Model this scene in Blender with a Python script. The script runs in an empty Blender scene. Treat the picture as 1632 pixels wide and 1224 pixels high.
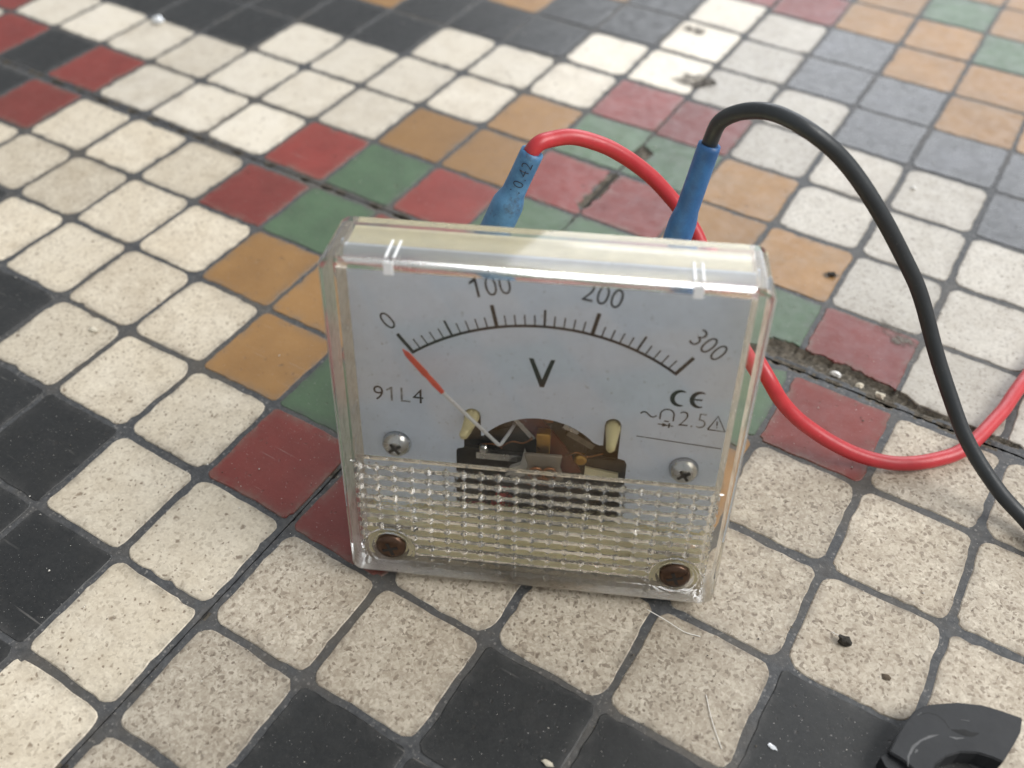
import bpy, bmesh, math, random
from mathutils import Vector, Matrix, noise
R_ = math.radians
random.seed(7)
MM = 0.001
P = 15.62            # pitch of the small floor squares, mm
scene = bpy.context.scene
C = scene.collection

# ------------------------------------------------------------------ camera
cam = bpy.data.cameras.new('camera')
cam.sensor_fit = 'HORIZONTAL'; cam.sensor_width = 36.0; cam.lens = 34.036
cam.clip_start = 0.004; cam.clip_end = 50
camo = bpy.data.objects.new('camera', cam); C.objects.link(camo)
rgt = Vector((0.85195942, 0.52360371, -0.00207376)); dwn = Vector((0.37912189, -0.61959406, -0.68729164))
fwd = Vector((-0.36115334, 0.58475838, -0.72637862))
m = Matrix((rgt, -dwn, -fwd)).transposed().to_4x4()
m.translation = Vector((64.934, -111.142, 106.484)) * MM
camo.matrix_world = m
cam.dof.use_dof = True; cam.dof.focus_distance = 0.122; cam.dof.aperture_fstop = 21
scene.camera = camo

# ------------------------------------------------------------------ light
w = bpy.data.worlds.new('World'); scene.world = w; w.use_nodes = True
bg = w.node_tree.nodes['Background']
bg.inputs[0].default_value = (0.93, 0.965, 1.0, 1); bg.inputs[1].default_value = 0.345
def area(name, az, el, dist, sx, sy, watt, col):
    l = bpy.data.lights.new(name, 'AREA'); l.shape = 'RECTANGLE'; l.size = sx; l.size_y = sy
    l.energy = watt; l.color = col
    o = bpy.data.objects.new(name, l); C.objects.link(o)
    d = Vector((math.cos(R_(az))*math.cos(R_(el)), math.sin(R_(az))*math.cos(R_(el)), math.sin(R_(el))))
    o.location = d*dist + Vector((0.03, -0.03, 0))
    o.rotation_euler = d.to_track_quat('Z', 'Y').to_euler()
    return o
area('window_light', 17, 44, 1.1, 0.62, 0.55, 8.5, (1.0, 0.985, 0.96))
area('doorway_light', 97, 30, 0.8, 0.6, 0.5, 2.75, (0.92, 0.95, 1.0))
scene.view_settings.view_transform = 'Standard'; scene.view_settings.look = 'None'
scene.view_settings.exposure = 0.54; scene.view_settings.gamma = 1.0
scene.render.engine = 'CYCLES'
cy = scene.cycles
cy.use_denoising = True; cy.max_bounces = 20; cy.transmission_bounces = 16; cy.transparent_max_bounces = 16
cy.use_adaptive_sampling = True; cy.adaptive_threshold = .015; cy.glossy_bounces = 8; cy.diffuse_bounces = 4; cy.blur_glossy = 0.5; cy.sample_clamp_indirect = 12

# ------------------------------------------------------------------ helpers
def link(name, me, mat=None, parent=None, smooth=False):
    o = bpy.data.objects.new(name, me); C.objects.link(o)
    if mat: me.materials.append(mat)
    if parent: o.parent = parent
    if smooth:
        for f in me.polygons: f.use_smooth = True
    return o
def mesh(name, verts, faces, mat=None, parent=None, smooth=False, sc=MM):
    me = bpy.data.meshes.new(name)
    me.from_pydata([(v[0]*sc, v[1]*sc, v[2]*sc) for v in verts], [], faces); me.update()
    return link(name, me, mat, parent, smooth)
def bmobj(name, bm, mat=None, parent=None, smooth=False, sc=MM, recalc=True):
    if recalc: bmesh.ops.recalc_face_normals(bm, faces=bm.faces[:])
    bmesh.ops.scale(bm, vec=(sc, sc, sc), verts=bm.verts[:])
    me = bpy.data.meshes.new(name); bm.to_mesh(me); bm.free()
    return link(name, me, mat, parent, smooth)
def tag(o, label=None, cat=None, group=None, kind=None):
    if label: o['label'] = label
    if cat: o['category'] = cat
    if group: o['group'] = group
    if kind: o['kind'] = kind
    return o
def empty(name, loc=(0, 0, 0)):
    o = bpy.data.objects.new(name, None); C.objects.link(o); o.empty_display_size = 0.01
    o.location = loc; return o
def box(bm, x0, x1, y0, y1, z0, z1):
    vs = [bm.verts.new(p) for p in ((x0,y0,z0),(x1,y0,z0),(x1,y1,z0),(x0,y1,z0),(x0,y0,z1),(x1,y0,z1),(x1,y1,z1),(x0,y1,z1))]
    for f in ((0,3,2,1),(4,5,6,7),(0,1,5,4),(1,2,6,5),(2,3,7,6),(3,0,4,7)): bm.faces.new([vs[i] for i in f])
def prism(bm, pts, z0, z1):
    a = [bm.verts.new((x, y, z0)) for x, y in pts]; b = [bm.verts.new((x, y, z1)) for x, y in pts]
    n = len(pts)
    fa = [bm.faces.new(a[::-1]), bm.faces.new(b)]
    for i in range(n): bm.faces.new((a[i], a[(i+1) % n], b[(i+1) % n], b[i]))
    for f in fa: f.normal_update()
    bmesh.ops.triangulate(bm, faces=fa, ngon_method='EAR_CLIP')
def catmull(pts, n=10):
    pts = [Vector(p) for p in pts]
    q = [pts[0]*2-pts[1]] + pts + [pts[-1]*2-pts[-2]]
    out = []
    for i in range(1, len(q)-2):
        p0, p1, p2, p3 = q[i-1:i+3]
        for k in range(n):
            t = k/n
            out.append(0.5*((2*p1)+(p2-p0)*t+(2*p0-5*p1+4*p2-p3)*t*t+(3*p1-p0-3*p2+p3)*t**3))
    out.append(q[-2]); return out
def kink(path, amp):
    return [p+Vector((noise.noise(p*.11+Vector((0,0,3))), noise.noise(p*.11+Vector((9,0,0))), 0))*amp+Vector((noise.noise(p*.3), noise.noise(p*.3+Vector((5,0,0))), 0))*amp*.25 for p in path]
def tube(bm, path, rad, seg=12, cap=True):
    path = [Vector(p) for p in path]
    rads = rad if isinstance(rad, (list, tuple)) else [rad]*len(path)
    t = (path[1]-path[0]).normalized()
    u = t.orthogonal().normalized(); rings = []
    for i, p in enumerate(path):
        t2 = (path[min(i+1, len(path)-1)]-path[max(i-1, 0)]).normalized()
        u = (u - t2*u.dot(t2)).normalized(); v = t2.cross(u)
        rings.append([bm.verts.new(p+(u*math.cos(2*math.pi*k/seg)+v*math.sin(2*math.pi*k/seg))*rads[i]) for k in range(seg)])
    for a, b in zip(rings, rings[1:]):
        for k in range(seg): bm.faces.new((a[k], a[(k+1) % seg], b[(k+1) % seg], b[k]))
    if cap:
        bm.faces.new(rings[0][::-1]); bm.faces.new(rings[-1])
def lathe(bm, prof, cx, cy_, seg=28):
    """prof: list of (r,z); closes on the axis"""
    rings = []
    for r, z in prof:
        if r < 1e-6: rings.append([bm.verts.new((cx, cy_, z))])
        else: rings.append([bm.verts.new((cx+r*math.cos(2*math.pi*k/seg), cy_+r*math.sin(2*math.pi*k/seg), z)) for k in range(seg)])
    for a, b in zip(rings, rings[1:]):
        for k in range(seg):
            k2 = (k+1) % seg
            if len(a) == 1 and len(b) == 1: continue
            if len(a) == 1: bm.faces.new((a[0], b[k], b[k2]))
            elif len(b) == 1: bm.faces.new((a[k], a[k2], b[0]))
            else: bm.faces.new((a[k], a[k2], b[k2], b[k]))

# ------------------------------------------------------------------ materials
class NT:
    def __init__(s, name):
        s.m = bpy.data.materials.new(name); s.m.use_nodes = True
        s.n = s.m.node_tree.nodes; s.l = s.m.node_tree.links
        s.p = s.n['Principled BSDF']; s.out = s.n['Material Output']
        s.pos = s.n.new('ShaderNodeNewGeometry').outputs['Position']
    def noise(s, scale, detail=4, rough=.55, vec=None, dist=0, off=0):
        t = s.n.new('ShaderNodeTexNoise'); t.inputs['Scale'].default_value = scale
        t.inputs['Detail'].default_value = detail; t.inputs['Roughness'].default_value = rough
        t.inputs['Distortion'].default_value = dist
        v = vec or s.pos
        if off:
            a = s.n.new('ShaderNodeVectorMath'); a.operation = 'ADD'; a.inputs[1].default_value = (off, off*1.7, off*.6)
            s.l.new(v, a.inputs[0]); v = a.outputs[0]
        s.l.new(v, t.inputs['Vector']); return t.outputs['Fac']
    def voro(s, scale, feature='F1'):
        t = s.n.new('ShaderNodeTexVoronoi'); t.inputs['Scale'].default_value = scale; t.feature = feature
        s.l.new(s.pos, t.inputs['Vector']); return t
    def ramp(s, x, lo, hi, a=0.0, b=1.0):
        t = s.n.new('ShaderNodeMapRange'); t.inputs['From Min'].default_value = lo; t.inputs['From Max'].default_value = hi
        t.inputs['To Min'].default_value = a; t.inputs['To Max'].default_value = b
        s.l.new(x, t.inputs['Value']); return t.outputs['Result']
    def mix(s, f, a, b, mode='MIX'):
        t = s.n.new('ShaderNodeMix'); t.data_type = 'RGBA'; t.blend_type = mode
        for sock, v in ((t.inputs[0], f), (t.inputs[6], a), (t.inputs[7], b)):
            if hasattr(v, 'is_output'): s.l.new(v, sock)
            elif isinstance(v, (int, float)): sock.default_value = v
            else: sock.default_value = (*v, 1)
        return t.outputs[2]
    def math(s, op, a, b=0.0):
        t = s.n.new('ShaderNodeMath'); t.operation = op
        for i, v in enumerate((a, b)):
            if hasattr(v, 'is_output'): s.l.new(v, t.inputs[i])
            else: t.inputs[i].default_value = v
        return t.outputs[0]
    def rand(s): return s.n.new('ShaderNodeObjectInfo').outputs['Random']
    def bump(s, h, dist, strength=1.0):
        b = s.n.new('ShaderNodeBump'); b.inputs['Distance'].default_value = dist; b.inputs['Strength'].default_value = strength
        s.l.new(h, b.inputs['Height']); s.l.new(b.outputs[0], s.p.inputs['Normal'])
    def set(s, **k):
        for a, v in k.items():
            i = s.p.inputs[{'col': 'Base Color', 'rough': 'Roughness', 'metal': 'Metallic', 'trans': 'Transmission Weight', 'ior': 'IOR',
                            'spec': 'Specular IOR Level', 'coat': 'Coat Weight', 'coatr': 'Coat Roughness', 'alpha': 'Alpha'}[a]]
            if hasattr(v, 'is_output'): s.l.new(v, i)
            elif isinstance(v, tuple): i.default_value = (*v, 1)
            else: i.default_value = v
        return s.m

def tile_mat(name, base, alt, speck, speck_amt, grain, rough, smear=None, film=.30):
    """base/alt: two clay colours that mottle; speck: colour of the grains; grain: how coarse-grained"""
    t = NT(name)
    big = t.noise(130, 4, .6); fine = t.noise(1500, 3, .7, off=.3); mid = t.noise(520, 4, .65, off=.7)
    c = t.mix(t.ramp(big, .35, .65), base, alt)
    # distorted coordinates so that grains are not round
    wob = t.n.new('ShaderNodeTexNoise'); wob.inputs['Scale'].default_value = 900; wob.inputs['Detail'].default_value = 3; t.l.new(t.pos, wob.inputs['Vector'])
    vm = t.n.new('ShaderNodeVectorMath'); vm.operation = 'MULTIPLY_ADD'; vm.inputs[1].default_value = (.0011, .0011, .0011)
    t.l.new(wob.outputs['Color'], vm.inputs[0]); t.l.new(t.pos, vm.inputs[2])
    def cells(scale):
        v = t.voro(scale); t.l.new(vm.outputs[0], v.inputs['Vector'])
        sp_ = t.n.new('ShaderNodeSeparateColor'); t.l.new(v.outputs['Color'], sp_.inputs[0]); return v.outputs['Distance'], sp_.outputs
    if grain > 0:
        for sc_, lo, hi, k in ((2100, .25, 1.0, .50), (3800, .35, 1.0, .60)):
            _, col = cells(sc_)
            c = t.mix(t.math('MULTIPLY', t.ramp(col[0], lo, hi), grain*k), c, speck)
        _, col = cells(2700)
        c = t.mix(t.math('MULTIPLY', t.ramp(col[1], .80, .90), grain*.75), c, (speck[0]*.50, speck[1]*.46, speck[2]*.42))
        c = t.mix(t.math('MULTIPLY', t.ramp(col[2], .82, .92), grain*.55), c, (min(1, base[0]*1.2), min(1, base[1]*1.2), min(1, base[2]*1.22)))
        c = t.mix(t.math('MULTIPLY', t.ramp(t.noise(420, 5, .7, off=9), .42, .62), grain*.28), c, speck)
    sp = None
    for sc_, amt, r0 in ((700, speck_amt*.5, .32), (1700, speck_amt*1.3, .40)):
        dist, col = cells(sc_)
        hit = t.math('MULTIPLY', t.ramp(dist, r0*.45, r0, 1, 0), t.ramp(col[0], 1-amt-.02, 1-amt))
        sp = hit if sp is None else t.math('MAXIMUM', sp, hit)
    c = t.mix(t.math('MULTIPLY', sp, .8), c, (speck[0]*.50, speck[1]*.45, speck[2]*.42))
    dust = t.ramp(t.noise(3800, 2, .5, off=8), .705, .75, 0, .75)
    c = t.mix(dust, c, (.52,.50,.47))
    # dirty film and per-square tone
    c = t.mix(t.ramp(t.noise(260, 5, .7, off=3.1), .5, .78, 0, film), c, (speck[0]*.8, speck[1]*.76, speck[2]*.70))
    c = t.mix(t.ramp(t.noise(60, 6, .72, off=6.1), .52, .72, 0, film*.8), c, (speck[0]*.85, speck[1]*.76, speck[2]*.62))
    r2 = t.math('FRACT', t.math('MULTIPLY', t.rand(), 17.3))
    c = t.mix(t.math('MULTIPLY', t.ramp(r2, .45, 1, 0, 1), t.ramp(t.noise(150, 6, .75, off=12.5), .40, .62, 0, film*1.2)), c, (speck[0]*.75, speck[1]*.70, speck[2]*.62))
    ra_ = t.n.new('ShaderNodeAttribute'); ra_.attribute_name = 'rim'
    edge = t.math('MULTIPLY', ra_.outputs['Fac'], t.ramp(t.noise(420, 5, .75, off=7.3), .40, .66, 0, .75))
    c = t.mix(edge, c, (.16,.135,.105) if base[0] > .1 else (.07,.068,.065))
    mp = t.n.new('ShaderNodeMapping'); mp.inputs['Rotation'].default_value = (0, 0, .9); mp.inputs['Scale'].default_value = (14, 420, 1)
    t.l.new(t.pos, mp.inputs['Vector'])
    scr = t.math('MULTIPLY', t.ramp(t.noise(5, 2, .5, vec=mp.outputs[0]), .685, .71), t.ramp(t.noise(70, 3, .6, off=11), .50, .60, 0, .16))
    c = t.mix(scr, c, (.62,.58,.53))
    hs = t.n.new('ShaderNodeHueSaturation'); t.l.new(c, hs.inputs['Color'])
    t.l.new(t.ramp(t.rand(), 0, 1, .85, 1.07), hs.inputs['Value'])
    c = hs.outputs[0]
    if smear:
        c = t.mix(t.ramp(t.noise(90, 5, .7, off=5.), .48, .66, 0, .55), c, smear)
    t.set(col=c, rough=t.ramp(mid, .3, .7, rough-.08, rough+.1), spec=.5)
    h = t.math('ADD', t.math('MULTIPLY', fine, .5), t.math('SUBTRACT', mid, t.math('MULTIPLY', sp, 1.2)))
    t.bump(h, .00006, .55)
    return t.m

SLABS = ('NW', 'NE', 'SW', 'SE')
TM = {}
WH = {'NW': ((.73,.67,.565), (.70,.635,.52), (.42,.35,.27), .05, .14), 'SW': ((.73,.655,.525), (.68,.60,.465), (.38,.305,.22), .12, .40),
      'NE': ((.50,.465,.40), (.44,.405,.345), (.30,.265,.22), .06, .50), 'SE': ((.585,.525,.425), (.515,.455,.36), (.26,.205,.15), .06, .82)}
for s in SLABS:
    b, a, sp, amt, gr = WH[s]
    rg = {'NW': .42, 'NE': .29, 'SW': .50, 'SE': .54}[s]
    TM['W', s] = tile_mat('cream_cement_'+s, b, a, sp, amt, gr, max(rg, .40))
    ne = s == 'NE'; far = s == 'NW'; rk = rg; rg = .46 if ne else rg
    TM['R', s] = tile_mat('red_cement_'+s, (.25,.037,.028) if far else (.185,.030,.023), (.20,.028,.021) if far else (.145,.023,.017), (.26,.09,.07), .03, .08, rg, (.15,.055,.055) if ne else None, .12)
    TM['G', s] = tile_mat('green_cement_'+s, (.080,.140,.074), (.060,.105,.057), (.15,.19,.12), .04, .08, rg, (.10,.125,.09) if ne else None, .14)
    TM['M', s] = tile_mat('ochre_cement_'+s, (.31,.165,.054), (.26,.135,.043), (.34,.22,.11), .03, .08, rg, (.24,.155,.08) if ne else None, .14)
    TM['K', s] = tile_mat('black_cement_'+s, (.0115,.0125,.013), (.017,.018,.0185), (.06,.06,.058), .05, .18, rk, (.075,.077,.088) if ne else None, .14)  # NE blacks: bluish floor sheen painted into the colour, along with dusty wear
def grout_mat():
    t = NT('grey_grout')
    c = t.mix(t.ramp(t.noise(900, 4, .7), .35, .7), (.040,.042,.045), (.085,.086,.088))
    v = t.voro(900); c = t.mix(t.ramp(v.outputs['Distance'], .10, .20, .7, 0), c, (.22,.21,.20)); c = t.mix(t.ramp(t.noise(2200, 3, .6, off=3), .60, .70, 0, .8), c, (.20,.19,.175)); c = t.mix(t.ramp(t.noise(45, 5, .7, off=5), .45, .65, 0, .6), c, (.10,.085,.065))
    t.set(col=c, rough=.62); t.bump(t.noise(1400, 4, .7), .00012, .8); return t.m
GROUT = grout_mat()
def dirt_mat():
    t = NT('seam_dirt')
    c = t.mix(t.ramp(t.noise(1300, 5, .7), .35, .7), (.028,.024,.018), (.12,.10,.075))
    t.set(col=c, rough=.9); t.bump(t.noise(1600, 5, .75), .0004, 1); return t.m
DIRT = dirt_mat()
def rubble_mat():
    t = NT('broken_mortar')
    c = t.mix(t.ramp(t.noise(700, 5, .75), .35, .68), (.055,.047,.036), (.18,.155,.12))
    c = t.mix(t.ramp(t.noise(2400, 3, .6, off=2), .62, .72), c, (.40,.37,.31))
    t.set(col=c, rough=.9); t.bump(t.noise(1500, 5, .75, off=1), .0004, 1); return t.m
RUBBLE = rubble_mat()
def simple(name, col, rough=.5, metal=0, var=.15, scale=900, bump=0.0, spec=.5, coat=0):
    t = NT(name); d = tuple(c*(1-var) for c in col)
    t.set(col=t.mix(t.ramp(t.noise(scale, 5, .65), .3, .7), d, col), rough=t.ramp(t.noise(scale*.6, 4, .6, off=2), .3, .7, max(rough-.06, .02), rough+.08), metal=metal, spec=spec, coat=coat)
    if bump: t.bump(t.noise(scale*1.6, 4, .6, off=1), bump, .7)
    return t.m
def clear(name, col, rough, ior=1.49, dirt=0.0, scr=0.0, lo=.45):
    t = NT(name)
    r = t.ramp(t.noise(700, 5, .7), .35, .75, rough, rough+.03) if rough > 0 else rough
    t.set(col=col, rough=r, trans=1.0, ior=ior)
    if scr: t.bump(t.noise(420, 4, .6), .00003, scr)
    if dirt:
        d = t.n.new('ShaderNodeBsdfDiffuse'); d.inputs[0].default_value = (.60,.57,.51,1)
        tr_ = t.n.new('ShaderNodeBsdfTranslucent'); tr_.inputs[0].default_value = (.80,.75,.66,1)
        dm = t.n.new('ShaderNodeMixShader'); dm.inputs[0].default_value = .6; t.l.new(d.outputs[0], dm.inputs[1]); t.l.new(tr_.outputs[0], dm.inputs[2])
        mx = t.n.new('ShaderNodeMixShader')
        f = t.math('ADD', t.ramp(t.noise(240, 5, .7, off=4), lo, lo+.4, 0, dirt), t.ramp(t.noise(2600, 2, .5, off=6), .70, .76, 0, .35))
        t.l.new(f, mx.inputs[0]); t.l.new(t.p.outputs[0], mx.inputs[1]); t.l.new(dm.outputs[0], mx.inputs[2])
        t.l.new(mx.outputs[0], t.out.inputs[0])
    return t.m

# ------------------------------------------------------------------ floor
floor = mesh('floor', [(-330,-330,-2.2),(330,-330,-2.2),(330,330,-2.2),(-330,330,-2.2)], [(0,1,2,3)], DIRT)
tag(floor, kind='structure')
# per slab: scale x, scale y, rotation, offset x, offset y  (in pitches; laid by hand, so none is quite true)
SM = {'NW': (.9903, 1.0240, .0011, .0149, .0394), 'NE': (1.0008, .9988, -.0035, -.0182, .0811),
      'SW': (.9914, .9895, .0027, -.0274, -.0596), 'SE': (1.0041, 1.0001, -.0003, .0306, -.0609)}
def slabmap(s, i, j):
    sx, sy, r, dx, dy = SM[s]; x = (i-6)*sx; y = j*sy
    return ((math.cos(r)*x-math.sin(r)*y+dx)*P, (math.sin(r)*x+math.cos(r)*y+dy)*P)
def slab_of(i, j): return ('N' if j >= 0 else 'S')+('W' if i < 6 else 'E')
# pattern of one quarter, row by row away from the crossing of the seams
PAT = ['GRGRWWWRKRWWWMMM', 'RMMWWWWWWWRWWMMM', 'GMWWWWKKKKWWWMMG', 'RWWWKKKKKMMKKMGM', 'WWKKKMMMMMKKWWMM', 'WKKMMGMMKKKWWWMM', 'WKMMGMMKKWWWWKKM', 'RMMGMMKKWWWRWWKM',
       'KMGMMKKWWWRGRWWK', 'RMMMKKWWWRGMGRWW', 'WMMKKWWWRGMMMGRW', 'WMKKWWWWWRGMGRWW', 'WKKWWWWWWWRGRWWK', 'WKWWWWKKKWWRWWKM', 'RWWWWKKMKKWWWKKM', 'GWWKKKMMMKKWKKMM']
def colour(i, j):
    a = i-6 if i >= 6 else 5-i; b = j if j >= 0 else -1-j
    return PAT[b][a]
# chipped trench along the seam, mm: (x, y, half width)
TRENCH = [(34,2.4,1.0),(38,2.7,1.7),(43.4,3.1,1.9),(49.6,3.4,1.7),(55.7,2.9,1.9),(60.2,2.4,1.7),(63.2,2.1,1.2),(66.0,1.9,.7),(72,1.7,.45),(80,1.8,.5)]
NICKS = [((-0.6,20.2),(-0.3,31.0),1.1),((.2,37.5),(1.2,41.5),1.7),((-.4,70.5),(1.6,72.5),1.3)]
def segd(px, py, ax, ay, bx, by):
    dx, dy = bx-ax, by-ay; t = max(0, min(1, ((px-ax)*dx+(py-ay)*dy)/(dx*dx+dy*dy)))
    return math.hypot(px-ax-t*dx, py-ay-t*dy), t, ax+t*dx, ay+t*dy
def chip(x, y):
    """>0 inside a chip: (depth below the rim in mm, nearest point of the chip's spine)"""
    best = (-99, 0, 0)
    if not (x > 28 and -8 < y < 30 or -20 < x < 12 and 10 < y < 105): return best
    nz = noise.noise(Vector((x*.5, y*.5, 0)))*.7+noise.noise(Vector((x*1.6, y*1.6, 4)))*.3
    for (ax,ay,aw),(bx,by,bw) in zip(TRENCH, TRENCH[1:]):
        if abs(y-(ay+by)/2) > 6 or x < ax-5 or x > bx+5: continue
        d, t, qx, qy = segd(x, y, ax, ay, bx, by); v = aw+(bw-aw)*t+nz*min(1, (aw+bw)/2.4)-d
        if v > best[0]: best = (v, qx, qy)
    for (a, b, wd) in NICKS:
        if abs(x-a[0]) > 14 or abs(y-a[1]) > 14: continue
        d, t, qx, qy = segd(x, y, *a, *b); v = wd+nz*.9-d
        if v > best[0]: best = (v, qx, qy)
    return best
# slab bodies (the dark grout), each ending just short of the seams
mid_y = {'W': (.0394-.0596)/2*P, 'E': (.0811-.0609)/2*P}; mid_x = {'N': -.0017*P, 'S': .0016*P}
slabs = {}
NS = 16
for s in SLABS:
    gx = .03 if s[0] == 'N' else .08; gy = .14
    x_in = mid_x[s[0]]+(gx if s[1] == 'E' else -gx); y_in = mid_y[s[1]]+(gy if s[0] == 'N' else -gy)
    sgx = 1 if s[1] == 'E' else -1; sgy = 1 if s[0] == 'N' else -1
    vs, fs = [], []
    for ci in range(NS):
        for cj in range(NS):
            x0 = x_in+sgx*ci*P; x1 = x0+sgx*P; y0 = y_in+sgy*cj*P; y1 = y0+sgy*P
            if sgx < 0: x0, x1 = x1, x0
            if sgy < 0: y0, y1 = y1, y0
            near = any(chip(x0+(x1-x0)*u/9, y0+(y1-y0)*v/9)[0] > -.6 for u in range(10) for v in range(10))
            seam_ = ci == 0 or cj == 0
            n = 30 if near else (26 if seam_ else 1)
            base = len(vs)
            for v in range(n+1):
                for u in range(n+1):
                    x = x0+(x1-x0)*u/n; y = y0+(y1-y0)*v/n; z = -.13
                    if near:
                        d = chip(x, y)[0]
                        if d > 0: z -= min(1.0, d/.7)*(.85+.55*noise.noise(Vector((x*1.3, y*1.3, 9))))*(1.0 if y < 8 else .55)
                    if seam_:
                        ex = abs(x-x_in); ey = abs(y-y_in); nz_ = noise.noise(Vector((x*.35, y*.35, 31)))+.6*noise.noise(Vector((x*1.4, y*1.4, 33)))
                        if cj == 0 and ey < .7: z -= max(0, (.7-ey)/.7)*max(0, .12+.6*nz_); y += sgy*max(0, .40*nz_)*(1-ey/.7)
                        if ci == 0 and ex < .7: z -= max(0, (.7-ex)/.7)*max(0, .04+.36*nz_); x += sgx*max(0, .18*nz_)*(1-ex/.7)
                    vs.append((x, y, z))
            for v in range(n):
                for u in range(n):
                    k = base+v*(n+1)+u; fs.append((k, k+1, k+n+2, k+n+1))
    # vertical rims along the two seams
    xo = x_in+sgx*NS*P; yo = y_in+sgy*NS*P; k = len(vs)
    vs += [(x_in,y_in,-.6),(x_in,yo,-.14),(x_in,yo,-2.2),(x_in,y_in,-2.2),(xo,y_in,-.6),(xo,y_in,-2.2),(x_in,y_in,-.14),(x_in,y_in,-.14)]
    fs += [(k+7,k+1,k+2,k+3)]
    if s in ('NW', 'SW'): fs += [(k+6,k+4,k+5,k+3)]
    slabs[s] = mesh('floor_slab', vs, fs, GROUT, floor)
    slabs[s].data.materials.append(RUBBLE)
    for f_ in slabs[s].data.polygons:
        if f_.center.z < -.22*MM and f_.normal.z > .05: f_.material_index = 1

def outline(s, i, j, c):
    """rounded, slightly uneven square; neighbours of another colour sit closer"""
    ins = {'W': .49, 'K': .38, 'R': .36, 'G': .36, 'M': .40}[c]/P
    rc = {'W': 1.75, 'K': .9, 'R': .9, 'G': .6, 'M': 1.1}[c]/P*random.uniform(.8, 1.2)
    rr = random.Random((i+50)*997+(j+50)*31)
    e = [ins*rr.uniform(.75, 1.3) for _ in range(4)]
    x0, x1, y0, y1 = i+e[0], i+1-e[1], j+e[2], j+1-e[3]
    pts = []
    for (cx, cy_, a0) in ((x1-rc, y1-rc, 0), (x0+rc, y1-rc, 90), (x0+rc, y0+rc, 180), (x1-rc, y0+rc, 270)):
        q = rc*rr.uniform(.75, 1.25)
        for k in range(5):
            a = R_(a0+22.5*k); pts.append((cx+q*math.cos(a)+(rc-q)*math.cos(R_(a0+45))*1.0, cy_+q*math.sin(a)+(rc-q)*math.sin(R_(a0+45))*1.0))
    out = []
    n = len(pts)
    for k in range(n):
        a, b = pts[k], pts[(k+1) % n]; L = math.hypot(b[0]-a[0], b[1]-a[1])*P
        m_ = max(1, int(L/(.45 if (chip(*slabmap(s, i+.5, j+.5))[0] > -11) else 1.1)))
        for t in range(m_): out.append((a[0]+(b[0]-a[0])*t/m_, a[1]+(b[1]-a[1])*t/m_))
    res = []
    for (u, v) in out:
        x, y = slabmap(s, u, v)
        nx = noise.noise(Vector((x*.45, y*.45, 1.5)))*.22+noise.noise(Vector((x*1.7, y*1.7, 3)))*.13
        ny = noise.noise(Vector((x*.45, y*.45, 7.5)))*.22+noise.noise(Vector((x*1.7, y*1.7, 8)))*.13
        x += nx; y += ny
        nk = noise.noise(Vector((x*.8, y*.8, 21)))-.42
        if nk > 0:
            cx, cy_ = slabmap(s, i+.5, j+.5); x += (cx-x)*min(.045, nk*.22); y += (cy_-y)*min(.045, nk*.22)
        cx, cy_ = slabmap(s, i+.5, j+.5)
        if chip(cx, cy_)[0] > -14 or chip(x, y)[0] > -2:
            for k in range(1, 61):
                f = k/60; px, py = cx+(x-cx)*f, cy_+(y-cy_)*f
                if chip(px, py)[0] > 0:
                    x, y = cx+(x-cx)*(f-.012), cy_+(y-cy_)*(f-.012); break
        res.append((x, y))
    return res
def tile_geo(s, i, j, c, vs, fs, rim):
    pts = outline(s, i, j, c); n = len(pts); b = len(vs)
    cx = sum(p[0] for p in pts)/n; cy_ = sum(p[1] for p in pts)/n
    rr = random.Random(i*131+j*17); zt = rr.uniform(-.03, .03); tx = rr.uniform(-.002, .002); ty = rr.uniform(-.002, .002)
    zz = lambda x, y: zt+(x-cx)*tx+(y-cy_)*ty
    bev = .14
    for dist_ in (1.9, .85, bev):
        for (x, y) in pts:
            L = math.hypot(cx-x, cy_-y); vs.append((x+(cx-x)/L*dist_, y+(cy_-y)/L*dist_, zz(x, y)))
    for (x, y) in pts: vs.append((x, y, zz(x, y)-.10))
    for (x, y) in pts: vs.append((x, y, -1.9))
    fs.append(tuple(range(b, b+n)))
    rim.extend([0.0]*n+[.35]*n+[1.0]*(3*n))
    for k in range(n):
        k2 = (k+1) % n
        for q in range(4): fs.append((b+q*n+k2, b+q*n+k, b+(q+1)*n+k, b+(q+1)*n+k2))
def add_rim(o, rim):
    at = o.data.attributes.new('rim', 'FLOAT', 'POINT'); at.data.foreach_set('value', rim); return o
def in_view(x, y, mx, my):
    d = Vector((x, y, 0))-Vector((64.934, -111.142, 106.484)); z = d.dot(fwd)
    if z < 20: return 9e9
    u = 816+1543*d.dot(rgt)/z; v = 612+1543*d.dot(dwn)/z
    ox = max(0, -u, u-1632); oy = max(0, -v, v-1224)
    return math.hypot(ox, oy)+z*.02
cells = []
for i in range(6-NS, 6+NS):
    for j in range(-NS, NS):
        s = slab_of(i, j); x, y = slabmap(s, i+.5, j+.5); cells.append((in_view(x, y, 0, 0), i, j, s))
cells.sort()
rest = {}
for n_, (d, i, j, s) in enumerate(cells):
    c = colour(i, j)
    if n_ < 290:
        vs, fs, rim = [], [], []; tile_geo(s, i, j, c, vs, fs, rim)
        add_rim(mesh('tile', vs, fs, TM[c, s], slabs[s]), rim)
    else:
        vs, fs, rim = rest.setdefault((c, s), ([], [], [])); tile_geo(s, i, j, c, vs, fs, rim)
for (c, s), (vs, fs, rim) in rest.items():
    tag(add_rim(mesh('outlying_tiles', vs, fs, TM[c, s], slabs[s]), rim), kind='stuff')

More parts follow.
